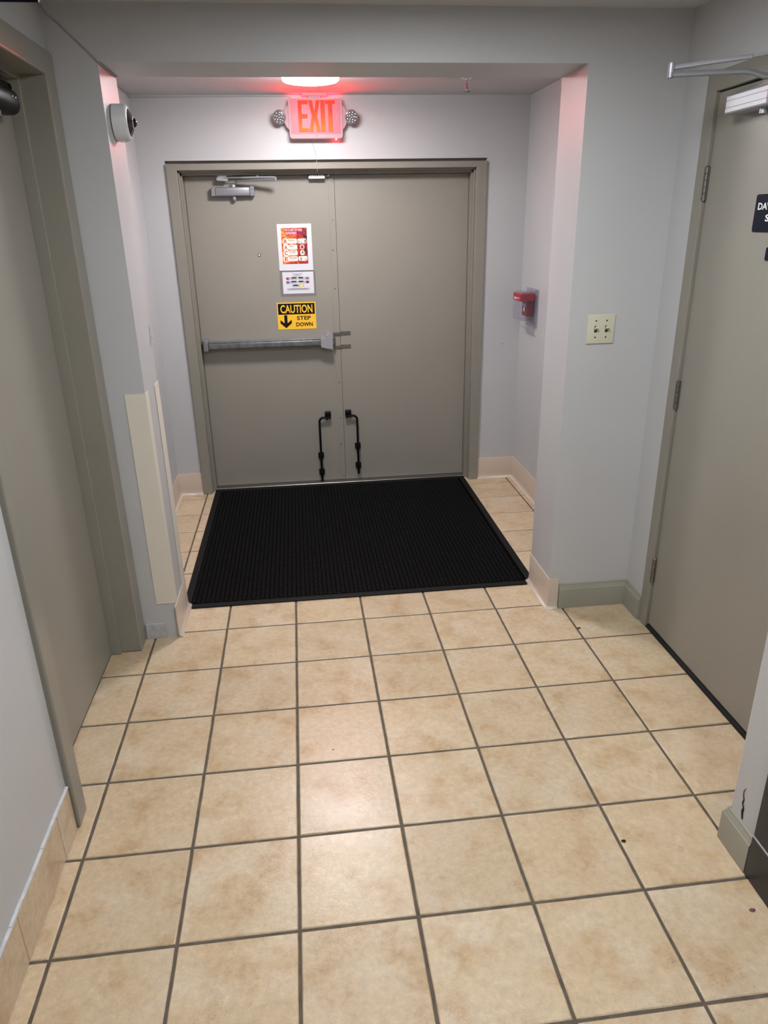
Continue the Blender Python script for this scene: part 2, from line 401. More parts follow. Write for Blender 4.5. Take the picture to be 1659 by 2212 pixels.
b = MB().box((-1.0, YEND, 0), (XL, -1.13, ZC)).box((-1.0, -1.13, 2.26), (XL, YP, ZC))
struct(b.build('wall_left', 'wall'), 'left corridor wall above tile baseboard', 'wall')
b = MB().box((XR, -.215, 0), (1.75, YP, ZC)).box((XR, YN, 2.185), (1.75, -.215, ZC)).box((XR, YN, 0), (1.75, -1.22, 2.185))
struct(b.build('wall_right', 'wall'), 'right alcove wall around the side door', 'wall')
struct(MB().box((XN, YEND, 0), (1.75, YN, ZC), .005).build('wall_right_near', 'wall'), 'chipped white wall end at the right edge', 'wall')
struct(MB().box((-1.0, YEND-.1, 0), (1.75, YEND, ZC)).build('wall_rear', 'wall'), 'corridor wall behind the viewer', 'wall')

# chipped plaster crack on the near right wall
wr = bpy.data.objects['wall_right_near']
crack = [(-1.510, .238), (-1.5025, .224), (-1.5045, .208), (-1.5085, .197), (-1.5055, .184), (-1.5125, .172), (-1.509, .157), (-1.5165, .134),
         (-1.5215, .137), (-1.5175, .158), (-1.519, .170), (-1.5105, .184), (-1.5125, .199), (-1.5065, .209), (-1.5040, .223)]
MB().prism([(-y, z) for y, z in crack], (XN-.0004, 0, 0), (0, -1, 0), (0, 0, 1), .0012).build('crack', 'void', wr)

wb = bpy.data.objects['wall_back']
for (x, z, a) in ((1.463, .962, .4), (1.468, .955, .1), (1.452, .750, .05)):
    MB().box((-.005, -.0006, -.0014), (.005, .0006, .0014), m=Matrix.Translation((x, YB-.0004, z)) @ Matrix.Rotation(a, 4, 'Y')).build('scuff', 'ink_grey' if z > .8 else 'paper', wb)

# ---- baseboards
cove = [(.0, .0), (.020, .0), (.019, .0025), (.010, .008), (.006, .018), (.0048, .04), (.0045, .152), (.003, .155), (0, .155)]
def baseboard(name, path, prof, m, side, label):
    return struct(MB().sweep(path, prof, side).build(name, m, smooth=True, angle=50), label, 'baseboard')
baseboard('baseboard_recess_left', [(-.63, YB), (RL, YB), (RL, YPB)], cove, 'cove', 1, 'tan rubber cove base in the left recess corner')
baseboard('baseboard_recess_right', [(RR, YPB), (RR, YB), (1.317, YB)], cove, 'cove', 1, 'tan rubber cove base in the right recess corner')
baseboard('baseboard_portal_left', [(RL, YPB), (PL, YPB), (PL, YP-.012)], cove, 'cove', 1, 'tan rubber cove base peeling off the left jamb')
baseboard('baseboard_portal_right', [(1.250, YP), (PR, YP), (PR, YPB), (RR, YPB)], cove, 'cove', 1, 'tan rubber cove base wrapped round the right jamb')
wood = [(0, 0), (.014, 0), (.014, .098), (.0125, .102), (.0105, .103), (.009, .110), (.006, .113), (.005, .124), (0, .126)]
baseboard('baseboard_right', [(XR, -.20), (XR, YP), (1.2535, YP)], wood, 'olive_base', 1, 'olive painted moulded baseboard in the right alcove corner')
baseboard('baseboard_right_near', [(XN, -1.583), (XN, YN), (XN+.12, YN)], wood, 'olive_base', 1, 'short olive baseboard piece at the chipped wall end')
baseboard('baseboard_front_left', [(-.583, YP), (-.672, YP)], [(0, 0), (.008, 0), (.008, .066), (.006, .074), (0, .076)], 'old_base', 1, 'stub of old painted baseboard beside the left door frame')
bl = struct(MB().box((XL, YEND, .0), (XL+.0018, -1.152, .163)).build('baseboard_left', 'grout'), 'beige tile baseboard with white caulk line', 'baseboard')
ys = [-1.153, -1.272, -1.597]
while ys[-1] > YEND+.33: ys.append(ys[-1]-S)
for a, c in zip(ys, ys[1:]):
    MB().box((XL+.0016, c+.0016, .003), (XL+.0090, a-.0016, .163), .0015, 1).build('base_tile', 'tile', bl)
b = MB()
prof_prev = None
for q in range(60):
    y0, y1 = -1.152-q*.08, -1.152-(q+1)*.08
    h = .005+.003*random.random(); b.box((XL, y1, .162), (XL+.008+.002*random.random(), y0, .163+h), .001, 1)
b.build('caulk_line', 'caulk', bl)

# dark wall panel at the far right edge
pd = struct(MB().box((XN-.010, -3.2, .146), (XN, -1.586, 2.2), .002, 1).build('trim_1', 'panel_dark'), 'charcoal wall panelling at the right edge', 'trim')
MB().box((XN-.013, -3.2, .001), (XN, -1.586, .142), .002, 1).build('plinth', 'panel_dark', pd)
MB().box((XN-.0135, -3.2, .1425), (XN-.001, -1.587, .1455)).build('seam', 'seam_light', pd)

# ================================================================== doors
# ---- double exit door
YL = 1.985
d1 = sroot('door_1', (.34, YL, 0), 'taupe steel double exit door in a taupe frame', 'door')
def jamb(x0, x1, sgn):
    b = MB().box((x0, YB-.014, 0), (x1, 2.05, 2.081), .003)
    xi = x1 if sgn > 0 else x0
    b.box((min(xi, xi+sgn*.008), YB+.02, 0), (max(xi, xi+sgn*.008), 2.05, 2.06), .002)
    b.box((min(xi, xi+sgn*.018), YB+.055, 0), (max(xi, xi+sgn*.018), 2.05, 2.06), .002)
    b.build('frame_jamb', 'taupe_frame', d1)
jamb(-.630, -.566, 1); jamb(1.252, 1.317, -1)
b = MB().box((-.630, YB-.0145, 2.046), (1.317, 2.05, 2.0815), .003).box((-.566, YB+.02, 2.036), (1.252, 2.05, 2.048), .002).box((-.566, YB+.055, 2.022), (1.252, 2.05, 2.04), .002).box((-.632, YB+.035, 2.0815), (1.319, 2.05, 2.0990))
b.build('frame_head', 'taupe_frame', d1)
lf = MB().box((-.5465, YL, .012), (.3695, YL+.044, 2.021), .002).build('door_leaf', 'taupe', d1)
rf = MB().box((.3725, YL, .012), (1.2325, YL+.044, 2.021), .002).build('door_leaf', 'taupe', d1)
ast = MB().box((.331, YL-.0028, .014), (.3712, YL+.001, 2.019), .001, 1).build('astragal', 'taupe', d1)
for z in (1.985, 1.76, 1.58, 1.34, .72, .47, .28, .04):
    MB().lathe([(0, .0022), (.0042, .0016), (.005, 0)], (.352+random.uniform(-.006, .006), YL-.0028, z), (0, -1, 0), 10).build('screw', 'steel_dark', ast)
MB().lathe([(.0, .002), (.0035, .0018), (.0035, .0035), (.0085, .0035), (.010, 0)], (-.126, YL, 1.559), (0, -1, 0), 16).build('viewer_ring', 'steel_dark', lf)
MB().lathe([(0, .0032), (.0032, .0026), (.0036, .001)], (-.126, YL-.001, 1.559), (0, -1, 0), 12).build('viewer_lens', 'daylight_glow', lf)  # lens is made to glow, imitating daylight coming through the viewer hole
MB().box((-.56, YL-.06, .0005), (1.25, YL+.06, .011), .003, 1).build('threshold', 'steel_dark', d1)

# ---- left side door
XF = XL+.018
d2 = sroot('door_2', (XL-.12, -.6, 0), 'taupe steel door in the left wall beside the corridor', 'door')
b = MB().box((-.86, -.138, 0), (XF, YP-.003, 2.29), .006, 3).box((-.86, -.152, 0), (-.764, -.13, 2.215), .002)
b.build('frame_jamb', 'taupe_frame', d2)
b = MB().box((-.86, -1.150, 0), (XF, -1.072, 2.29), .006).box((-.86, -1.075, 0), (-.752, -1.057, 2.21), .002)
b.build('frame_jamb', 'taupe_frame', d2)
b = MB().box((-.86, -1.148, 2.212), (XF-.0003, YP-.004, 2.2897), .006, 3).box((-.86, -1.06, 2.197), (-.764, -.148, 2.215), .002)
b.build('frame_head', 'taupe_frame', d2)
MB().box((-.852, -1.054, .008), (-.806, -.1555, 2.194), .002).build('door_leaf', 'taupe', d2)

# ---- right side door
XG = XR-.004
d3 = sroot('door_3', (XR+.03, -.72, 0), 'taupe steel door with three hinges in the right alcove', 'door')
MB().box((XG, -.2625, 0), (1.68, -.198, 2.207), .003).build('frame_jamb', 'taupe_frame', d3)
MB().box((XG, -1.262, 0), (1.68, -1.198, 2.207), .003).build('frame_jamb', 'taupe_frame', d3)
MB().box((XG+.0003, -1.26, 2.1435), (1.68, -.2, 2.2065), .003).build('frame_head', 'taupe_frame', d3)
MB().box((1.640, -1.2, 0), (1.66, -.26, 2.146)).build('frame_stop', 'taupe_frame', d3)
MB().box((1.600, -1.1945, .020), (1.644, -.2665, 2.139), .002).build('door_leaf', 'taupe', d3)
MB().box((1.592, -1.197, .0008), (1.648, -.264, .014), .002, 1).build('threshold', 'void', d3)
for z in (1.85, 1.075, .287):
    h = MB()
    for q in range(5): h.cyl((1.5925, -.2645, z-.055+q*.0222), (1.5925, -.2645, z-.0345+q*.0222), .0068, n=12)
    h.cyl((1.5925, -.2645, z-.058), (1.5925, -.2645, z-.055), .0078, n=12).cyl((1.5925, -.2645, z+.0545), (1.5925, -.2645, z+.0585), .0078, .004, n=12)
    h.box((1.594, -.274, z-.055), (1.6005, -.266, z+.055)).box((1.5850, -.2630, z-.055), (1.5935, -.2570, z+.055))
    h.build('hinge', 'steel_dark', d3, smooth=True)

# ================================================================== floor mat
mt = thing('floor_mat', 'black ribbed rubber entrance mat before the double door', 'mat', (.34, 1.1, 0))
X0, X1, Y0, Y1 = -.552, 1.228, .213, 1.925
NX0, NX1, NY = -.509, 1.183, .263          # the front tongue is pinched between the two jambs
for a_, b_ in (((NX0, Y0), (NX1, Y0+.037)), ((X0, NY), (X0+.037, Y1-.037)), ((X1-.037, NY), (X1, Y1-.037)), ((X0, Y1-.037), (X1, Y1))):
    MB().box((a_[0], a_[1], .0006), (b_[0], b_[1], .0085), .0045, 2).build('border', 'mat_border', mt)
MB().box((X0+.036, NY, .0006), (X1-.036, Y1-.036, .0045)).box((NX0, Y0+.036, .0006), (NX1, NY, .0045)).build('backing', 'mat_rubber_shaded', mt)
bm = bmesh.new()
px, py = .0225, .0098
nx = int((X1-X0-.076)/px); ny = int((Y1-Y0-.076)/py)
for q in range(nx):
    for r in range(ny):
        cx = X0+.038+(q+.5)*px; cy = Y0+.038+(r+.5)*py+(py*.5 if q % 2 else 0)
        if cy < NY and not (NX0+.01 < cx < NX1-.01): continue
        hx, hy, z1 = .0094, .0034, .0092+random.uniform(-.0008, .0005)
        lo = [bm.verts.new((cx+sx*hx, cy+sy*hy, .004)) for sx, sy in ((-1, -1), (1, -1), (1, 1), (-1, 1))]
        hi = [bm.verts.new((cx+sx*hx*.9, cy+sy*hy*.7, z1)) for sx, sy in ((-1, -1), (1, -1), (1, 1), (-1, 1))]
        bm.faces.new(hi)
        for e in range(4): bm.faces.new((lo[e], lo[(e+1) % 4], hi[(e+1) % 4], hi[e]))
me = bpy.data.meshes.new('ribbed_nubs'); bm.to_mesh(me); bm.free(); me.materials.append(MATS['mat_nub_lit'])
for v in me.vertices: v.co -= wloc(mt)
nub = bpy.data.objects.new('ribbed_nubs', me); COL.objects.link(nub); nub.parent = mt; nub['kind'] = 'stuff'

# ================================================================== lamps
def drum_lamp(x, y, label, r=.139, h=.062):
    t = thing('ceiling_lamp', label, 'ceiling lamp', (x, y, ZC))
    MB().lathe([(0, 0), (r*1.0, 0), (r*1.0, .010), (0, .010)], (x, y, ZC-.0002), (0, 0, -1)).build('base_plate', 'lamp_white', t, smooth=True)
    MB().lathe([(r*.985, .0102), (r*.995, h-.016)], (x, y, ZC), (0, 0, -1), 48).build('diffuser_skirt', 'diffuser_skirt', t, smooth=True)
    MB().lathe([(r*.995, h-.016), (r*.985, h-.009), (r*.95, h-.004), (r*.80, h), (0, h+.001)], (x, y, ZC), (0, 0, -1), 48).build('diffuser', 'diffuser', t, smooth=True)
    return t
drum_lamp(.225, 1.06, 'round glowing drum lamp on the recess ceiling in front of exit sign')
PXC = .52
for yy, lb in ((-1.2, 'flat square light panel in corridor ceiling overhead'), (-3.9, 'flat square light panel in corridor ceiling far behind')):
    t = thing('ceiling_panel', lb, 'ceiling lamp', (PXC, yy, ZC), 'corridor ceiling panels')
    a, c = PXC-.3, PXC+.3
    MB().box((a, yy-.32, ZC-.012), (c, yy-.30, ZC-.0004)).box((a, yy+.30, ZC-.012), (c, yy+.32, ZC-.0004)).box((a-.02, yy-.32, ZC-.012), (a, yy+.32, ZC-.0004)).box((c, yy-.32, ZC-.012), (c+.02, yy+.32, ZC-.0004)).build('frame', 'lamp_white', t)
    MB().box((a+.002, yy-.298, ZC-.009), (c-.002, yy+.298, ZC-.002)).build('diffuser', 'panel_glow', t)

# ---- exit sign
ex = thing('exit_sign', 'lit red EXIT sign with two round emergency lamp heads', 'exit sign', (.268, 1.82, 2.20))
YS = 1.795
MB().prism(rrect(.113, 2.206, .424, 2.413, .014), (0, 1.850, 0), (1, 0, 0), (0, 0, 1), 1.850-YS).build('housing', 'sign_plastic', ex)
b = MB().prism(rrect(.124, 2.229, .413, 2.406, .008), (0, YS, 0), (1, 0, 0), (0, 0, 1), .002); b.build('face_plate', 'sign_plate', ex)
for cx, s in ((.152, -1), (.389, 1)):
    MB().prism([(cx-s*.006, 2.334), (cx+s*.008, 2.316), (cx-s*.006, 2.298), (cx-s*.001, 2.298), (cx+s*.013, 2.316), (cx-s*.001, 2.334)][::s], (0, YS-.002, 0), (1, 0, 0), (0, 0, 1), .0006).build('chevron', 'sign_plastic', ex)
LZ0, LZ1 = 2.240, 2.400
def letter(ch, x0, x1):
    W_ = x1-x0; H = LZ1-LZ0; st = .0185; bar = .0185
    if ch == 'E': polys = [[(0, 0), (W_, 0), (W_, bar), (st, bar), (st, H*.5-bar*.5), (W_*.92, H*.5-bar*.5), (W_*.92, H*.5+bar*.5), (st, H*.5+bar*.5), (st, H-bar), (W_, H-bar), (W_, H), (0, H)]]
    elif ch == 'I': polys = [[(0, 0), (W_, 0), (W_, H), (0, H)]]
    elif ch == 'T': polys = [[(W_/2-st*.55, 0), (W_/2+st*.55, 0), (W_/2+st*.55, H-bar), (W_, H-bar), (W_, H), (0, H), (0, H-bar), (W_/2-st*.55, H-bar)]]
    else:
        d = st*1.12
        polys = [[(0, 0), (d, 0), (W_/2, H*.5-.022), (W_-d, 0), (W_, 0), (W_/2+d*.62, H*.5), (W_, H), (W_-d, H), (W_/2, H*.5+.022), (d, H), (0, H), (W_/2-d*.62, H*.5)]]
    MB().prism([(x+x0, z+LZ0) for x, z in polys[0]], (0, YS-.0021, 0), (1, 0, 0), (0, 0, 1), .0012).build('letter', 'exit_letter', ex)
    cx, cz = (x0+x1)/2, (LZ0+LZ1)/2
    big = [(x+x0+(-.0022 if x < W_/2-1e-4 else (.0022 if x > W_/2+1e-4 else 0)), z+LZ0+(-.0022 if z < H/2 else .0022)) for x, z in polys[0]]
    MB().prism(big, (0, YS-.002, 0), (1, 0, 0), (0, 0, 1), .0004).build('letter_edge', 'letter_edge', ex)
letter('E', .170, .224); letter('X', .2305, .2935); letter('I', .3005, .3215); letter('T', .328, .381)
b = MB().box((.195, 1.785, 2.4265), (.337, 1.86, 2.4396), .002).box((.232, 1.80, 2.411), (.300, 1.845, 2.428), .002)
b.build('canopy_mount', 'sign_plastic', ex)
for a_, b_ in ((.135, .225), (.307, .402)): MB().box((a_, 1.800, 2.4128), (b_, 1.845, 2.4145)).build('top_diffuser', 'sign_glow', ex)
for s, cx, hx in ((-1, .113, .060), (1, .424, .474)):
    b = MB(); arc = [(cx, 2.252)]+[(cx+s*.030*math.sin(math.pi*q/10)**.7, 2.252+.128*q/10) for q in range(1, 10)]+[(cx, 2.380)]
    b.prism(arc if s < 0 else arc[::-1], (0, 1.842, 0), (1, 0, 0), (0, 0, 1), .034); b.build('side_wing', 'sign_plastic', ex)
    hd = MB().lathe([(0, -.026), (.022, -.025), (.034, -.012), (.0385, .004), (.0385, .010), (.034, .0115)], (hx, 1.792, 2.318), (s*.10, -1, -.22), 32).cyl((cx+s*.012, 1.825, 2.318), (hx, 1.812, 2.318), .012, n=12).build('lamp_head', 'head_grey', ex, smooth=True)
    ax = Vector((s*.10, -1, -.22)).normalized(); q4 = ax.to_track_quat('Z', 'Y').to_matrix(); c0 = Vector((hx, 1.792, 2.318))
    MB().lathe([(.0345, .0100), (.030, .0125), (0, .0135)], c0, ax, 32).build('lens', 'lens_clear', hd, smooth=True)
    for (rr, nn, ph) in ((0, 1, 0), (.0135, 5, .2), (.0255, 9, 0)):
        for q in range(nn):
            p = c0 + q4 @ Vector((rr*math.cos(ph+2*math.pi*q/nn), rr*math.sin(ph+2*math.pi*q/nn), .0125))
            MB().lathe([(.0052, 0), (.0045, .0028), (.002, .0016), (0, .0012)], p, ax, 10).build('led_cup', 'led_chrome', hd, smooth=True)
MB().lathe([(.0042, -.0006), (.0042, .003), (.002, .0045), (0, .0048)], (.386, 1.8445, 2.2066), (0, 0, -1), 12).build('charge_light', 'charge_led', ex)
for xx in (.265, .272): MB().lathe([(0, .001), (.0018, .0008), (.0022, 0)], (xx, YS, 2.219), (0, -1, 0), 8).build('indicator', 'ink_grey', ex)

# ---- wiring
b = MB().tube([(-.70, -.25, 2.436), (-.686, -.040, 2.428), (-.680, -.036, 2.408), (-.64, -.0345, 2.375), (-.60, -.0345, 2.335), (-.56, -.0345, 2.297), (-.528, -.036, 2.264), (-.527, -.02, 2.2638), (-.5275, .12, 2.2638), (-.5275, .250, 2.2638), (-.5275, .2545, 2.268), (-.53, .2545, 2.436)], .0023, 6)
tag(b.build('ceiling_cable', 'wire', smooth=True), 'thin grey cable tacked diagonally across the wall and under header', 'cable')
b = MB().tube([(RL+.004, 1.50, 2.4355), (RL+.003, 1.80, 2.4345), (RL+.006, YB-.004, 2.428), (-.70, YB-.0025, 2.4285), (-.45, YB-.0025, 2.430), (-.15, YB-.0025, 2.432), (.10, YB-.0025, 2.433), (.128, YB-.004, 2.428), (.135, YB-.006, 2.408)], .0017, 6)
tag(b.build('sign_cable', 'wire', smooth=True), 'thin grey cable along top of back wall to exit sign', 'cable')
b = MB().tube([(.235, YB-.002, 2.21), (.262, YB-.002, 2.135), (.264, YB-.002, 2.100), (.264, YB-.016, 2.097), (.264, YB-.016, 2.036), (.263, YB+.02, 2.030), (.262, YL-.02, 2.026)], .0012, 6)
tag(b.build('sensor_wire', 'wire', smooth=True), 'very thin white wire from exit sign down to door contact', 'wire')
ds = thing('door_contact', 'small white magnetic door contact at top of double door', 'sensor', (.262, YL, 1.995))
MB().box((.213, YL-.050, 1.997), (.312, YL-.0005, 2.012), .002).build('magnet_case', 'white_plastic', ds)
for q in range(7): MB().box((.222+q*.0125, YL-.048, 2.012), (.230+q*.0125, YL-.030, 2.0195), .001, 1).build('terminal', 'white_plastic', ds)
MB().cyl((.337, YL-.03, 2.010), (.337, YL-.03, 2.0195), .005, n=12).box((.312, YL-.032, 2.0105), (.337, YL-.028, 2.0135)).build('switch_tip', 'white_plastic', ds)

# ---- sprinkler
sp = thing('sprinkler', 'small chrome pendent fire sprinkler on the recess ceiling', 'sprinkler', (1.053, 1.30, ZC))
o3 = (1.053, 1.30, ZC)
MB().lathe([(.034, 0), (.033, .004), (.022, .010), (.012, .011), (0, .011)], o3, (0, 0, -1), 24).build('escutcheon', 'chrome', sp, smooth=True)
MB().cyl((1.053, 1.30, ZC-.010), (1.053, 1.30, ZC-.024), .009, n=12).tube([(1.046, 1.30, ZC-.02), (1.041, 1.30, ZC-.038), (1.050, 1.30, ZC-.060)], .0024, 6).tube([(1.060, 1.30, ZC-.02), (1.065, 1.30, ZC-.038), (1.056, 1.30, ZC-.060)], .0024, 6).cyl((1.053, 1.30, ZC-.058), (1.053, 1.30, ZC-.066), .005, n=10).build('frame', 'chrome', sp, smooth=True)
MB().cyl((1.053, 1.30, ZC-.024), (1.053, 1.30, ZC-.058), .0022, n=8).build('glass_bulb', 'red_plastic', sp)
b = MB().cyl((1.053, 1.30, ZC-.066), (1.053, 1.30, ZC-.0678), .008, n=16)
for q in range(10):
    a = 2*math.pi*q/10; b.box((-.003, .006, -.0009), (.003, .0175, .0009), m=Matrix.Translation((1.053, 1.30, ZC-.0669)) @ Matrix.Rotation(a, 4, 'Z'))
b.build('deflector', 'steel_dark', sp)

# ================================================================== door hardware
# ---- closer on the double door
def closer_body(parent, cx, y_face, z, L, m='silver'):
    b = MB().box((cx-L/2+.024, y_face-.052, z-.026), (cx+L/2-.026, y_face-.004, z+.026), .008, 3)
    for q in (-.010, .004): b.box((cx-L/2+.026, y_face-.0528, z+q), (cx+L/2-.028, y_face-.050, z+q+.002))
    b.build('body', m, parent, smooth=True)
    MB().box((cx-L/2, y_face-.046, z-.026), (cx-L/2+.026, y_face-.0005, z+.026), .005, 2).build('end_cap', 'silver', parent)
    e = MB().box((cx+L/2-.027, y_face-.046, z-.028), (cx+L/2, y_face-.0005, z+.030), .005, 2).build('end_cap', 'silver', parent)
    for zz in (-.013, .012): MB().cyl((cx+L/2-.013, y_face-.0465, z+zz), (cx+L/2-.013, y_face-.0475, z+zz), .006, n=12).build('valve_screw', 'steel_dark', e)
c1 = thing('door_closer', 'silver hydraulic door closer with folded arm on the double door', 'door closer', (-.256, YL, 1.90))
closer_body(c1, -.256, YL, 1.931, .262)
MB().cyl((-.250, YL-.026, 1.886), (-.250, YL-.026, 1.906), .014, n=16).cyl((-.250, YL-.026, 1.880), (-.250, YL-.026, 1.888), .010, n=16).build('pinion_cap', 'silver', c1, smooth=True)
MB().cyl((-.250, YL-.026, 1.957), (-.250, YL-.026, 1.972), .017, .013, n=18).cyl((-.250, YL-.026, 1.970), (-.250, YL-.026, 1.976), .011, n=18).build('pinion', 'silver_light', c1, smooth=True)
b = MB().tube([(-.256, YL-.03, 1.973), (-.242, YL-.036, 1.974), (-.228, YL-.045, 1.985), (-.215, YL-.055, 1.990), (-.12, YL-.085, 1.992), (.012, YL-.125, 1.993)], .0065, 8)
b.cyl((.012, YL-.125, 1.985), (.012, YL-.125, 2.004), .008, n=14).build('main_arm', 'silver', c1, smooth=True)
b = MB().tube([(.012, YL-.125, 2.003), (-.015, YL-.118, 2.005), (-.10, YL-.098, 2.006), (-.19, YL-.078, 2.006)], .0058, 8).cyl((-.19, YL-.078, 2.006), (-.31, YL-.05, 2.008), .0035, n=8)
b.box((-.099, YL-.103, 2.010), (-.093, YL-.095, 2.016)).build('forearm', 'silver_light', c1, smooth=True)
b = MB().prism([(-.345, 1.998), (-.340, 1.992), (-.283, 1.990), (-.277, 1.996), (-.278, 2.006), (-.285, 2.013), (-.285, 2.030), (-.337, 2.030), (-.337, 2.014), (-.345, 2.008)], (0, YL-.042, 0), (1, 0, 0), (0, 0, 1), .012)
b.box((-.355, YL-.050, 2.019), (-.250, YL-.020, 2.0218), .001).build('frame_shoe', 'silver_light', c1)

# ---- panic bar
pb = thing('panic_bar', 'long worn silver push bar across the left door leaf', 'push bar', (-.10, YL, .96))
ZB = 1.005
MB().box((-.532, YL-.060, ZB-.038), (-.497, YL-.0005, ZB+.040), .006).box((-.515, YL-.063, ZB-.028), (-.500, YL-.058, ZB+.024), .002).build('end_bracket', 'silver', pb)
MB().box((-.500, YL-.040, ZB-.024), (.262, YL-.0005, ZB+.026), .004).build('mounting_rail', 'silver', pb)
MB().box((-.498, YL-.070, ZB-.022), (.240, YL-.036, ZB+.016), .006, 3).box((-.498, YL-.066, ZB+.014), (.240, YL-.036, ZB+.024), .004).build('touch_bar', 'worn_bar', pb, smooth=True)
MB().lathe([(0, .0012), (.003, .001), (.0034, 0)], (-.262, YL-.070, ZB-.004), (0, -1, 0), 10).build('dogging_hole', 'void', pb)
b = MB()
b.prism([(.238, -.030), (.254, -.036), (.310, -.048), (.318, -.040), (.318, .034), (.302, .052), (.266, .040), (.262, .026), (.238, .022)], (0, YL-.058, ZB), (1, 0, 0), (0, 0, 1), .012)
b.prism([(.242, -.034), (.316, -.050), (.3185, -.044), (.3185, .045), (.304, .060), (.272, .060), (.262, .034), (.242, .032)], (0, YL-.0005, ZB), (1, 0, 0), (0, 0, 1), .058)
b.build('latch_case', 'silver_light', pb)
MB().box((.3185, YL-.040, ZB-.022), (.330, YL-.012, ZB+.028), .003).cyl((.331, YL-.030, ZB-.040), (.331, YL-.030, ZB+.050), .0055, n=10).build('latch_bolt', 'steel_dark', pb)
for z in (1.052, .964):
    st = MB().box((.3735, YL-.004, z-.013), (.442, YL-.0003, z+.013), .001, 1).box((.325, YL-.012, z-.009), (.3735, YL-.006, z+.009), .001, 1).box((.370, YL-.012, z-.010), (.378, YL-.0003, z+.010), .001, 1).build('strike_plate', 'steel_dark', rf)
    for xx, dz in ((.386, .005), (.408, -.006), (.432, .003)): MB().lathe([(0, .001), (.003, .001), (.0035, 0)], (xx, YL-.004, z+dz), (0, -1, 0), 8).build('strike_screw', 'void', rf)

# ---- floor bolts (bent rods)
def floor_bolt(label, xr, dirx, ztop, zb, parent_x):
    t = thing('floor_bolt', label, 'door bolt', (xr, YL, 0), 'black rod bolts at foot of the double door')
    y = YL-.026
    x_end = xr+dirx*.082
    pts = [(xr, y, zb[2]), (xr, y, ztop-.035)]
    for q in range(1, 7):
        a = math.pi/2*q/6; pts.append((xr+dirx*.030*(1-math.cos(a)), y, ztop-.035+.030*math.sin(a)))
    pts.append((x_end, y, ztop-.005))
    MB().tube(pts, .0078, 12).build('rod', 'black_paint', t, smooth=True)
    for z in zb[:2]:
        b = MB().cyl((xr, y, z-.014), (xr, y, z+.012), .0145, .0125, n=16).cyl((xr, y, z+.012), (xr, y, z+.030), .0125, .009, n=16).cyl((xr, y, z-.018), (xr, y, z-.014), .0168, n=16)
        b.box((xr-.020, YL-.014, z-.018), (xr+.020, YL-.0005, z+.020), .003)
        b.build('bracket', 'black_paint', t, smooth=True)
    xa, xb = sorted((xr+dirx*.040, x_end))
    MB().box((xa, YL-.036, ztop+.004), (xb, YL-.0005, ztop+.034), .003).box((xa+.010, YL-.030, ztop-.022), (xa+.018, YL-.0005, ztop+.006), .001).build('catch_block', 'black_paint', t)
floor_bolt('black bent rod bolt at foot of left door leaf', .202, 1, .487, (.205, .082, .018), 0)
floor_bolt('black bent rod bolt at foot of right door leaf', .466, -1, .492, (.262, .118, .058), 0)

# ---- right door closer
c2 = thing('door_closer', 'silver door closer with jutting elbow arm on the right side door', 'door closer', (1.60, -.55, 2.06))
def rotbox(b, a, c, bev=.0): b.box(a, c, bev)
MB().box((1.535, -.66, 2.050), (1.599, -.425, 2.108), .006, 2).build('body', 'silver_light', c2)
MB().box((1.5338, -.655, 2.0885), (1.536, -.43, 2.0905)).box((1.5338, -.655, 2.068), (1.536, -.43, 2.070)).build('body_groove', 'steel_dark', c2)
MB().box((1.537, -.705, 2.048), (1.599, -.66, 2.110), .005, 2).build('end_cap', 'silver', c2)
MB().cyl((1.566, -.60, 2.034), (1.566, -.60, 2.052), .013, n=16).build('pinion_cap', 'silver_light', c2, smooth=True)
MB().cyl((1.566, -.655, 2.108), (1.566, -.655, 2.130), .013, n=16).build('pinion', 'silver_light', c2, smooth=True)
EL = Vector((1.300, -.497, 2.160))
MB().tube([(1.566, -.655, 2.128), (1.53, -.634, 2.128), (1.505, -.618, 2.140), (1.485, -.607, 2.146), (1.40, -.556, 2.150), EL-Vector((0, 0, .006))], .0085, 8).cyl(EL-Vector((0, 0, .015)), EL-Vector((0, 0, .001)), .011, n=14).build('main_arm', 'silver', c2, smooth=True)
MB().cyl(EL-Vector((0, 0, .001)), EL+Vector((0, 0, .022)), .0105, n=14).ball(EL+Vector((0, 0, .022)), .0105).tube([EL+Vector((.008, 0, .013)), (1.40, -.565, 2.178), (1.485, -.632, 2.180)], .0075, 8).cyl((1.485, -.632, 2.180), (1.566, -.72, 2.186), .0045, n=8).box((1.378, -.556, 2.184), (1.390, -.546, 2.190)).build('forearm', 'silver_light', c2, smooth=True)
MB().box((1.550, -.76, 2.165), (1.585, -.69, 2.205), .004).build('frame_shoe', 'silver', c2)

# ---- left door closer (dark)
c3 = thing('door_closer', 'black rounded door closer on the left side door', 'door closer', (-.80, -.45, 2.07))
b = MB().box((-.804, -.60, 2.072), (-.728, -.275, 2.146), .030, 5); b.build('body', 'dark_bronze', c3, smooth=True)
MB().cyl((-.77, -.42, 2.055), (-.77, -.42, 2.076), .02, n=18).build('pinion_cap', 'dark_bronze', c3, smooth=True)
MB().cyl((-.77, -.42, 2.142), (-.77, -.42, 2.166), .016, n=18).tube([(-.77, -.42, 2.160), (-.775, -.36, 2.164), (-.785, -.25, 2.168), (-.79, -.20, 2.170)], .010, 8).ball((-.79, -.196, 2.166), .014).build('arm', 'dark_bronze', c3, smooth=True)
for yy in (-.335, -.362): MB().ball((-.7275, yy, 2.118), .004).build('screw', 'chrome', c3)

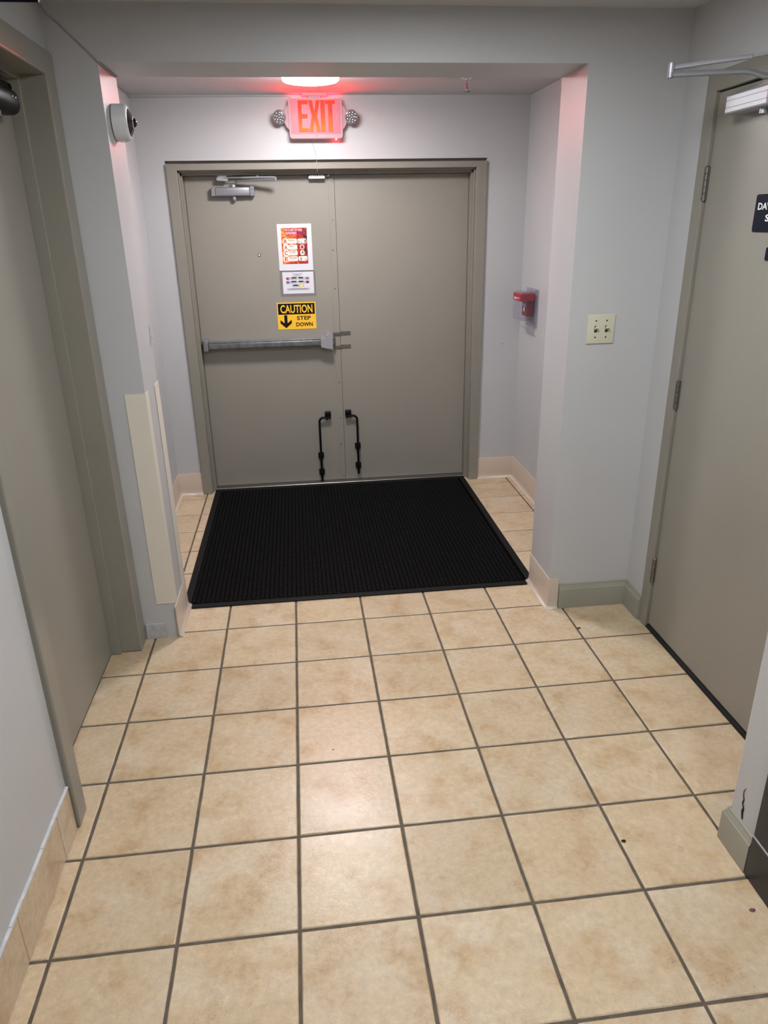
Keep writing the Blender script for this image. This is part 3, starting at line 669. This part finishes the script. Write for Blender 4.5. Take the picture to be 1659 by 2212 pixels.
# ================================================================== signs on the door
# fire poster
po = thing('fire_poster', 'white-bordered RACE fire safety poster with flames', 'poster', (.105, YL, 1.459))
Yp = YL-.004
MB().box((-.004, Yp, 1.459), (.214, YL-.0005, 1.741), .0006, 1).build('backing_sheet', 'paper', po)
PX0, PX1, PZ0, PZ1 = .021, .184, 1.500, 1.7165
def U(u): return PX0+u*(PX1-PX0)
def V(v): return PZ1-v*(PZ1-PZ0)
flat('flame_print', [(PX0, PZ0), (PX1, PZ0), (PX1, PZ1), (PX0, PZ1)], Yp, 'fire_print', po)
Y1_, Y2_, Y3_ = Yp-.0004, Yp-.0008, Yp-.0012
flat('banner', rrect(U(.14), V(.185), U(.86), V(.02), .004), Y1_, 'banner', po)
lettering('IN CASE OF FIRE', U(.17), U(.82), V(.088), .0135, Y3_, 'white_print', po, 0)
lettering('REMEMBER', U(.17), U(.60), V(.172), .0125, Y3_, 'white_print', po, 0)
lettering('RACE', U(.63), U(.85), V(.170), .0115, Y3_, 'black_print', po)
for ch, v, word, nl in (('R', .365, 'Rescue', 2), ('A', .53, 'Alarm', 2), ('C', .69, 'Contain', 2), ('E', .855, 'Evacuate', 3)):
    flat('letter_halo', rrect(U(.055), V(v+.085), U(.25), V(v-.085), .009), Y1_, 'cream', po)
    flat('text_halo', rrect(U(.24), V(v+.070), U(.60), V(v-.070), .008), Y1_-.0001, 'cream', po)
    lettering(ch, U(.095), U(.215), V(v+.058), .0245, Y3_, 'print_red', po, .018)
    lettering(word, U(.275), U(.275+.036*len(word)), V(v-.012), .0082, Y3_, 'black_print', po, .012)
    b = MB()
    for q in range(nl): b.prism([(U(.285), V(v+.022+q*.022)), (U(.285), V(v+.014+q*.022)), (U(.53+.03*(q % 2)), V(v+.014+q*.022)), (U(.53+.03*(q % 2)), V(v+.022+q*.022))][::-1], (0, Y2_, 0), (1, 0, 0), (0, 0, 1), .0004)
    b.build('small_print', 'pill_grey', po)
    hw = .175 if ch in 'RE' else .085; cu = .80 if ch in 'RE' else .79
    flat('icon_halo', rrect(U(cu-hw), V(v+.065), U(cu+hw), V(v-.070), .009), Y1_, 'cream', po)
def icon(polys, m): 
    for p in polys: MB().prism([(U(x), V(y)) for x, y in p][::-1], (0, Y2_, 0), (1, 0, 0), (0, 0, 1), .0004).build('icon', m, po)
def flame(u, v): return [(u-.03, v+.04), (u-.012, v-.01), (u, v-.04), (u+.012, v-.005), (u+.03, v+.04), (u, v+.02)]
icon([flame(.68, .375), flame(.91, .872)], 'print_red')
icon([[(.745, .36), (.79, .395), (.83, .34), (.80, .41), (.76, .41)], [(.89, .32), (.955, .32), (.955, .415), (.89, .415)]], 'ink_grey')
icon([[(.735, .485), (.845, .485), (.845, .575), (.735, .575)]], 'print_red')
icon([[(.74, .735), (.78, .64), (.82, .64), (.86, .735), (.80, .70)]], 'ink_grey')
icon([[(.70, .80), (.73, .80), (.73, .825), (.70, .825)], [(.695, .83), (.73, .83), (.775, .855), (.775, .865), (.735, .86), (.735, .88), (.765, .915), (.74, .92), (.715, .89), (.69, .92), (.675, .915), (.70, .875)]], 'ink_grey')

# emergency code card in a clear sleeve
ec = thing('code_card', 'white emergency code card in a clear sleeve below the fire poster', 'notice', (.11, YL, 1.30))
Yc = YL-.0012
MB().box((-.006, YL-.0018, 1.298), (.226, YL-.0012, 1.456)).build('clear_sleeve', 'sleeve', ec)
CX0, CX1, CZ0, CZ1 = .0115, .2125, 1.3155, 1.4505
MB().box((CX0, YL-.0026, CZ0), (CX1, YL-.0019, CZ1)).build('card', 'paper', ec)
Yc = YL-.0026
def U2(u): return CX0+u*(CX1-CX0)
def V2(v): return CZ1-v*(CZ1-CZ0)
lettering('EMERGENCY CODE', U2(.33), U2(.64), V2(.105), .0042, Yc-.0004, 'black_print', ec)
lettering('NAMES', U2(.42), U2(.55), V2(.155), .0040, Yc-.0004, 'black_print', ec)
lettering('REFERENCE CARD', U2(.34), U2(.62), V2(.205), .0040, Yc-.0004, 'black_print', ec)
for a, c, v0, v1, dk, icm in ((.11, .48, .235, .365, .18, 'print_red'), (.505, .875, .235, .365, 0, 'ink_grey'), (.11, .475, .405, .535, .17, 'pill_blue'), (.505, .875, .405, .535, 0, 'dark_red'), (.29, .68, .575, .70, .04, 'pill_yellow'), (.13, .86, .74, .845, None, None)):
    flat('code_pill', rrect(U2(a), V2(v1), U2(c), V2(v0), .005), Yc, 'pill_grey', ec)
    if dk is not None:
        flat('code_tag', rrect(U2(a+dk), V2(v0+.06), U2(a+dk+.16), V2(v0+.008), .002), Yc-.0004, 'black_print', ec)
        x0 = a+.01 if dk > .1 else c-.12
        flat('code_icon', rrect(U2(x0), V2(v1-.012), U2(x0+.085), V2(v0+.012), .003), Yc-.0004, icm, ec)
    else:
        flat('code_line', rrect(U2(.22), V2(.80), U2(.78), V2(.775), .0008), Yc-.0004, 'ink_grey', ec)

# caution sign
cs = thing('caution_sign', 'yellow CAUTION STEP DOWN sign with black arrow on the door', 'sign', (.089, YL, 1.087))
MB().box((-.038, YL-.0016, 1.0875), (.216, YL-.0003, 1.2605), .0004, 1).build('plate', 'yellow', cs)
Ys = YL-.0016
flat('black_band', [(-.031, 1.184), (.209, 1.184), (.209, 1.2535), (-.031, 1.2535)], Ys, 'black_print', cs)
lettering('CAUTION', -.016, .195, 1.1925, .0525, Ys-.0004, 'yellow', cs, .022)
flat('arrow', [(.006, 1.180), (.006, 1.128), (-.020, 1.150), (-.021, 1.128), (.0155, 1.096), (.054, 1.128), (.054, 1.150), (.026, 1.128), (.026, 1.180)], Ys, 'black_print', cs)
lettering('STEP', .089, .181, 1.146, .0265, Ys, 'black_print', cs, .022)
lettering('DOWN', .082, .192, 1.105, .0265, Ys, 'black_print', cs, .03)

# navy name plate on right door
np_ = thing('name_plate', 'navy door plate with white lettering on the right side door', 'sign', (1.60, -.72, 1.69))
MB().prism([(-y, z) for y, z in rrect(-.845, 1.690, -.588, 1.803, .008)], (1.5995, 0, 0), (0, -1, 0), (0, 0, 1), .003).build('plate', 'navy', np_)
lettering('DAV', -.604, -.674, 1.7565, .021, 1.5964, 'white_print', np_, .02, axis='x')
lettering('S', -.652, -.672, 1.7215, .021, 1.5964, 'white_print', np_, .02, axis='x')
n2 = MB().prism([(-y, z) for y, z in rrect(-.78, 1.605, -.683, 1.645, .006)], (1.5995, 0, 0), (0, -1, 0), (0, 0, 1), .003).build('room_plate', 'navy')
tag(n2, 'small dark plate below the navy name plate, cut by right edge', 'sign')

# hanging sign bottom at the upper left
hs = thing('hanging_sign', 'navy sign under the ceiling at the top left corner', 'sign', (-.62, -.62, ZC))
MB().box((-.694, -.62, 2.298), (-.5375, -.614, 2.4395)).build('sign_panel', 'navy', hs)
MB().box((-.5375, -.621, 2.298), (-.5345, -.613, 2.4395)).build('edge_strip', 'white_print', hs)

# ================================================================== wall devices
# security camera
sc_ = thing('security_camera', 'white round dome security camera on the left jamb', 'security camera', (PL, .103, 2.095))
CO = (PL, .103, 2.097)
MB().lathe([(0, .0005), (.060, .0005), (.060, .0025), (0, .0025)], CO, (1, 0, 0), 48).build('wall_gasket', 'black_paint', sc_)
bd = MB().lathe([(.056, .0026), (.0622, .0030), (.0612, .046), (.0585, .0505), (.051, .0550), (.0475, .0555), (.0475, .050)], CO, (1, 0, 0), 56).build('body', 'camera_white', sc_, smooth=True)
MB().box((PL+.012, .09, 2.097-.0635), (PL+.036, .118, 2.097-.058), .002).build('cable_cover', 'camera_white', sc_)
MB().lathe([(.0475, .0552), (.034, .062), (.021, .0680), (.0205, .067), (0, .067)], CO, (1, 0, 0), 48).build('face', 'black_gloss', sc_, smooth=True)
ln = MB().lathe([(.0215, .0672), (.0215, .0695), (.0185, .0708), (.0170, .0695), (.0170, .067)], CO, (1, 0, 0), 40).build('lens_ring', 'chrome', sc_, smooth=True)
MB().lathe([(.0170, .0685), (.014, .0755), (.008, .0800), (0, .0815)], CO, (1, 0, 0), 32).build('lens', 'black_gloss', sc_, smooth=True)

# light switch
sw = thing('light_switch', 'almond double toggle light switch plate', 'light switch', (1.343, YP, 1.25))
b = MB().box((1.284, YP-.006, 1.2525), (1.403, YP-.0003, 1.372), .003, 3); pl = b.build('wall_plate', 'almond', sw, smooth=True)
for xx in (1.3205, 1.3665):
    MB().box((xx-.0058, YP-.0066, 1.299), (xx+.0058, YP-.0058, 1.326)).build('toggle_slot', 'screw_dark', pl)
    MB().box((xx-.0045, -.020, -.003), (xx+.0045, .001, .0075), .0015, m=Matrix.Translation((0, YP-.006, 1.3125)) @ Matrix.Rotation(math.radians(-24), 4, 'X')).build('toggle', 'almond', sw)
    for zz in (1.346, 1.279): MB().lathe([(0, .0012), (.003, .001), (.0036, 0)], (xx, YP-.006, zz), (0, -1, 0), 10).build('screw', 'screw_dark', pl)

# fire alarm pull station with clear cover (on the right recess wall)
fa = thing('fire_alarm', 'red fire alarm pull station under a clear cover', 'fire alarm', (RR, 1.60, 1.10))
b = MB().box((RR-.012, 1.500, 1.105), (RR-.0003, 1.705, 1.338), .004)
b.build('clear_back_plate', 'clear', fa)
# frame gasket edges
MB().box((RR-.020, 1.500, 1.105), (RR-.010, 1.512, 1.338), .002).box((RR-.020, 1.693, 1.105), (RR-.010, 1.705, 1.338), .002).box((RR-.020, 1.512, 1.326), (RR-.010, 1.693, 1.338), .002).build('cover_rim', 'clear', fa)
# hollow clear cover
cx0 = RR-.105
b = MB().box((cx0, 1.520, 1.150), (cx0+.003, 1.690, 1.322), .001, 1).box((cx0+.003, 1.520, 1.150), (RR-.013, 1.523, 1.322)).box((cx0+.003, 1.687, 1.150), (RR-.013, 1.690, 1.322)).box((cx0+.003, 1.523, 1.319), (RR-.013, 1.687, 1.322)).box((cx0+.003, 1.523, 1.150), (RR-.013, 1.687, 1.153))
b.build('clear_cover', 'clear', fa)
hn = MB().box((cx0-.004, 1.524, 1.268), (RR-.016, 1.686, 1.312), .004, 2).cyl((cx0+.02, 1.60, 1.262), (cx0+.02, 1.60, 1.270), .012, n=12).build('horn_housing', 'red_plastic', fa)
b = MB()
for q, (a, c, z) in enumerate(((1.555, 1.600, 1.283), (1.610, 1.660, 1.283), (1.605, 1.662, 1.276))): b.box((cx0-.0046, a, z), (cx0-.0038, c, z+.004))
b.build('white_print', 'white_print', hn)
st = MB().box((RR-.056, 1.553, 1.172), (RR-.0125, 1.657, 1.275), .004, 2).build('pull_station', 'dark_red', fa)
MB().box((RR-.060, 1.575, 1.232), (RR-.056, 1.635, 1.250), .001).box((RR-.060, 1.597, 1.200), (RR-.056, 1.613, 1.234), .001).build('pull_handle', 'white_print', st)
MB().tube([(cx0+.03+.012*math.cos(a), 1.54, 1.266-.022*math.sin(a)) for a in [math.pi*q/10 for q in range(11)]], .0012, 6).build('wire_ring', 'steel_dark', fa)
b = MB().box((0, -.085, -.0012), (.055, .085, .0012), m=Matrix.Translation((RR-.062, 1.6, 1.108)) @ Matrix.Rotation(math.radians(35), 4, 'Y'))
b.build('lower_flap', 'clear', fa)

# corner guards on left jamb
g1 = MB().sweep([(-.612, YP), (PL, YP), (PL, .022)], [(.0006, .172), (.0026, .172), (.0026, 1.122), (.0006, 1.122)], -1).build('corner_guard', 'guard')
tag(g1, 'cream vinyl corner guard on the front edge of left jamb', 'corner guard', 'vinyl corner guards')
g2 = MB().sweep([(PL, .168), (PL, YPB), (-.60, YPB)], [(.0012, .158), (.0034, .158), (.0034, 1.116), (.0012, 1.116)], -1).build('corner_guard', 'guard')
tag(g2, 'cream vinyl corner guard on the rear edge of left jamb', 'corner guard', 'vinyl corner guards')

# curled printed label on the left jamb
lb = thing('paper_label', 'torn curled paper label stuck to the left jamb above corner guards', 'label', (PL, .25, 1.28))
b = MB(); bm = b.bm; n = 10; rows_ = []
for q in range(n+1):
    t = q/n; wd = .0008+.0145*t**.8; z = 1.389-.106*t+.0
    rows_.append([bm.verts.new((PL+.0006+wd*k_/4, .231-.010*(k_/4)**1.5*t, z+.002*k_/4)) for k_ in range(5)])
for a, c in zip(rows_, rows_[1:]):
    for k_ in range(4): bm.faces.new((a[k_], a[k_+1], c[k_+1], c[k_]))
bmesh.ops.solidify(bm, geom=bm.faces[:], thickness=.0004)
b.build('sheet', 'white_print', lb)
for q in range(8):
    t = .35+.08*q; wd = .0145*t**.8; z = 1.389-.106*t
    MB().box((PL+.0006+wd*.30, .2245-.004*t, z-.0013), (PL+.0006+wd*.78, .2275-.004*t, z+.0013)).build('print_line', 'pill_grey', lb)

# debris on the floor
def bit(name, x, y, r, m, label, cat, h=.004):
    b = MB(); b.ball((x, y, h*.5), 1, (r, r*.55, h*.5), 10)
    for v in b.bm.verts: v.co.x += random.uniform(-.15, .15)*r; v.co.y += random.uniform(-.12, .12)*r
    return tag(b.build(name, m, smooth=True), label, cat)
bit('dirt_crumb', .971, -1.43, .008, 'void', 'dark crumb on grout line right of centre', 'debris', .005)
bit('gum_spot', 1.215, -1.698, .0095, 'gum', 'purplish flattened gum spot at the right edge of floor', 'gum', .002)
bit('dirt_crumb', .126, -.901, .003, 'void', 'tiny black crumb in the pinkish floor reflection', 'debris', .003)
bit('dirt_crumb', 1.285, -.235, .009, 'void', 'small dark crumb beside the right alcove baseboard', 'debris', .004)
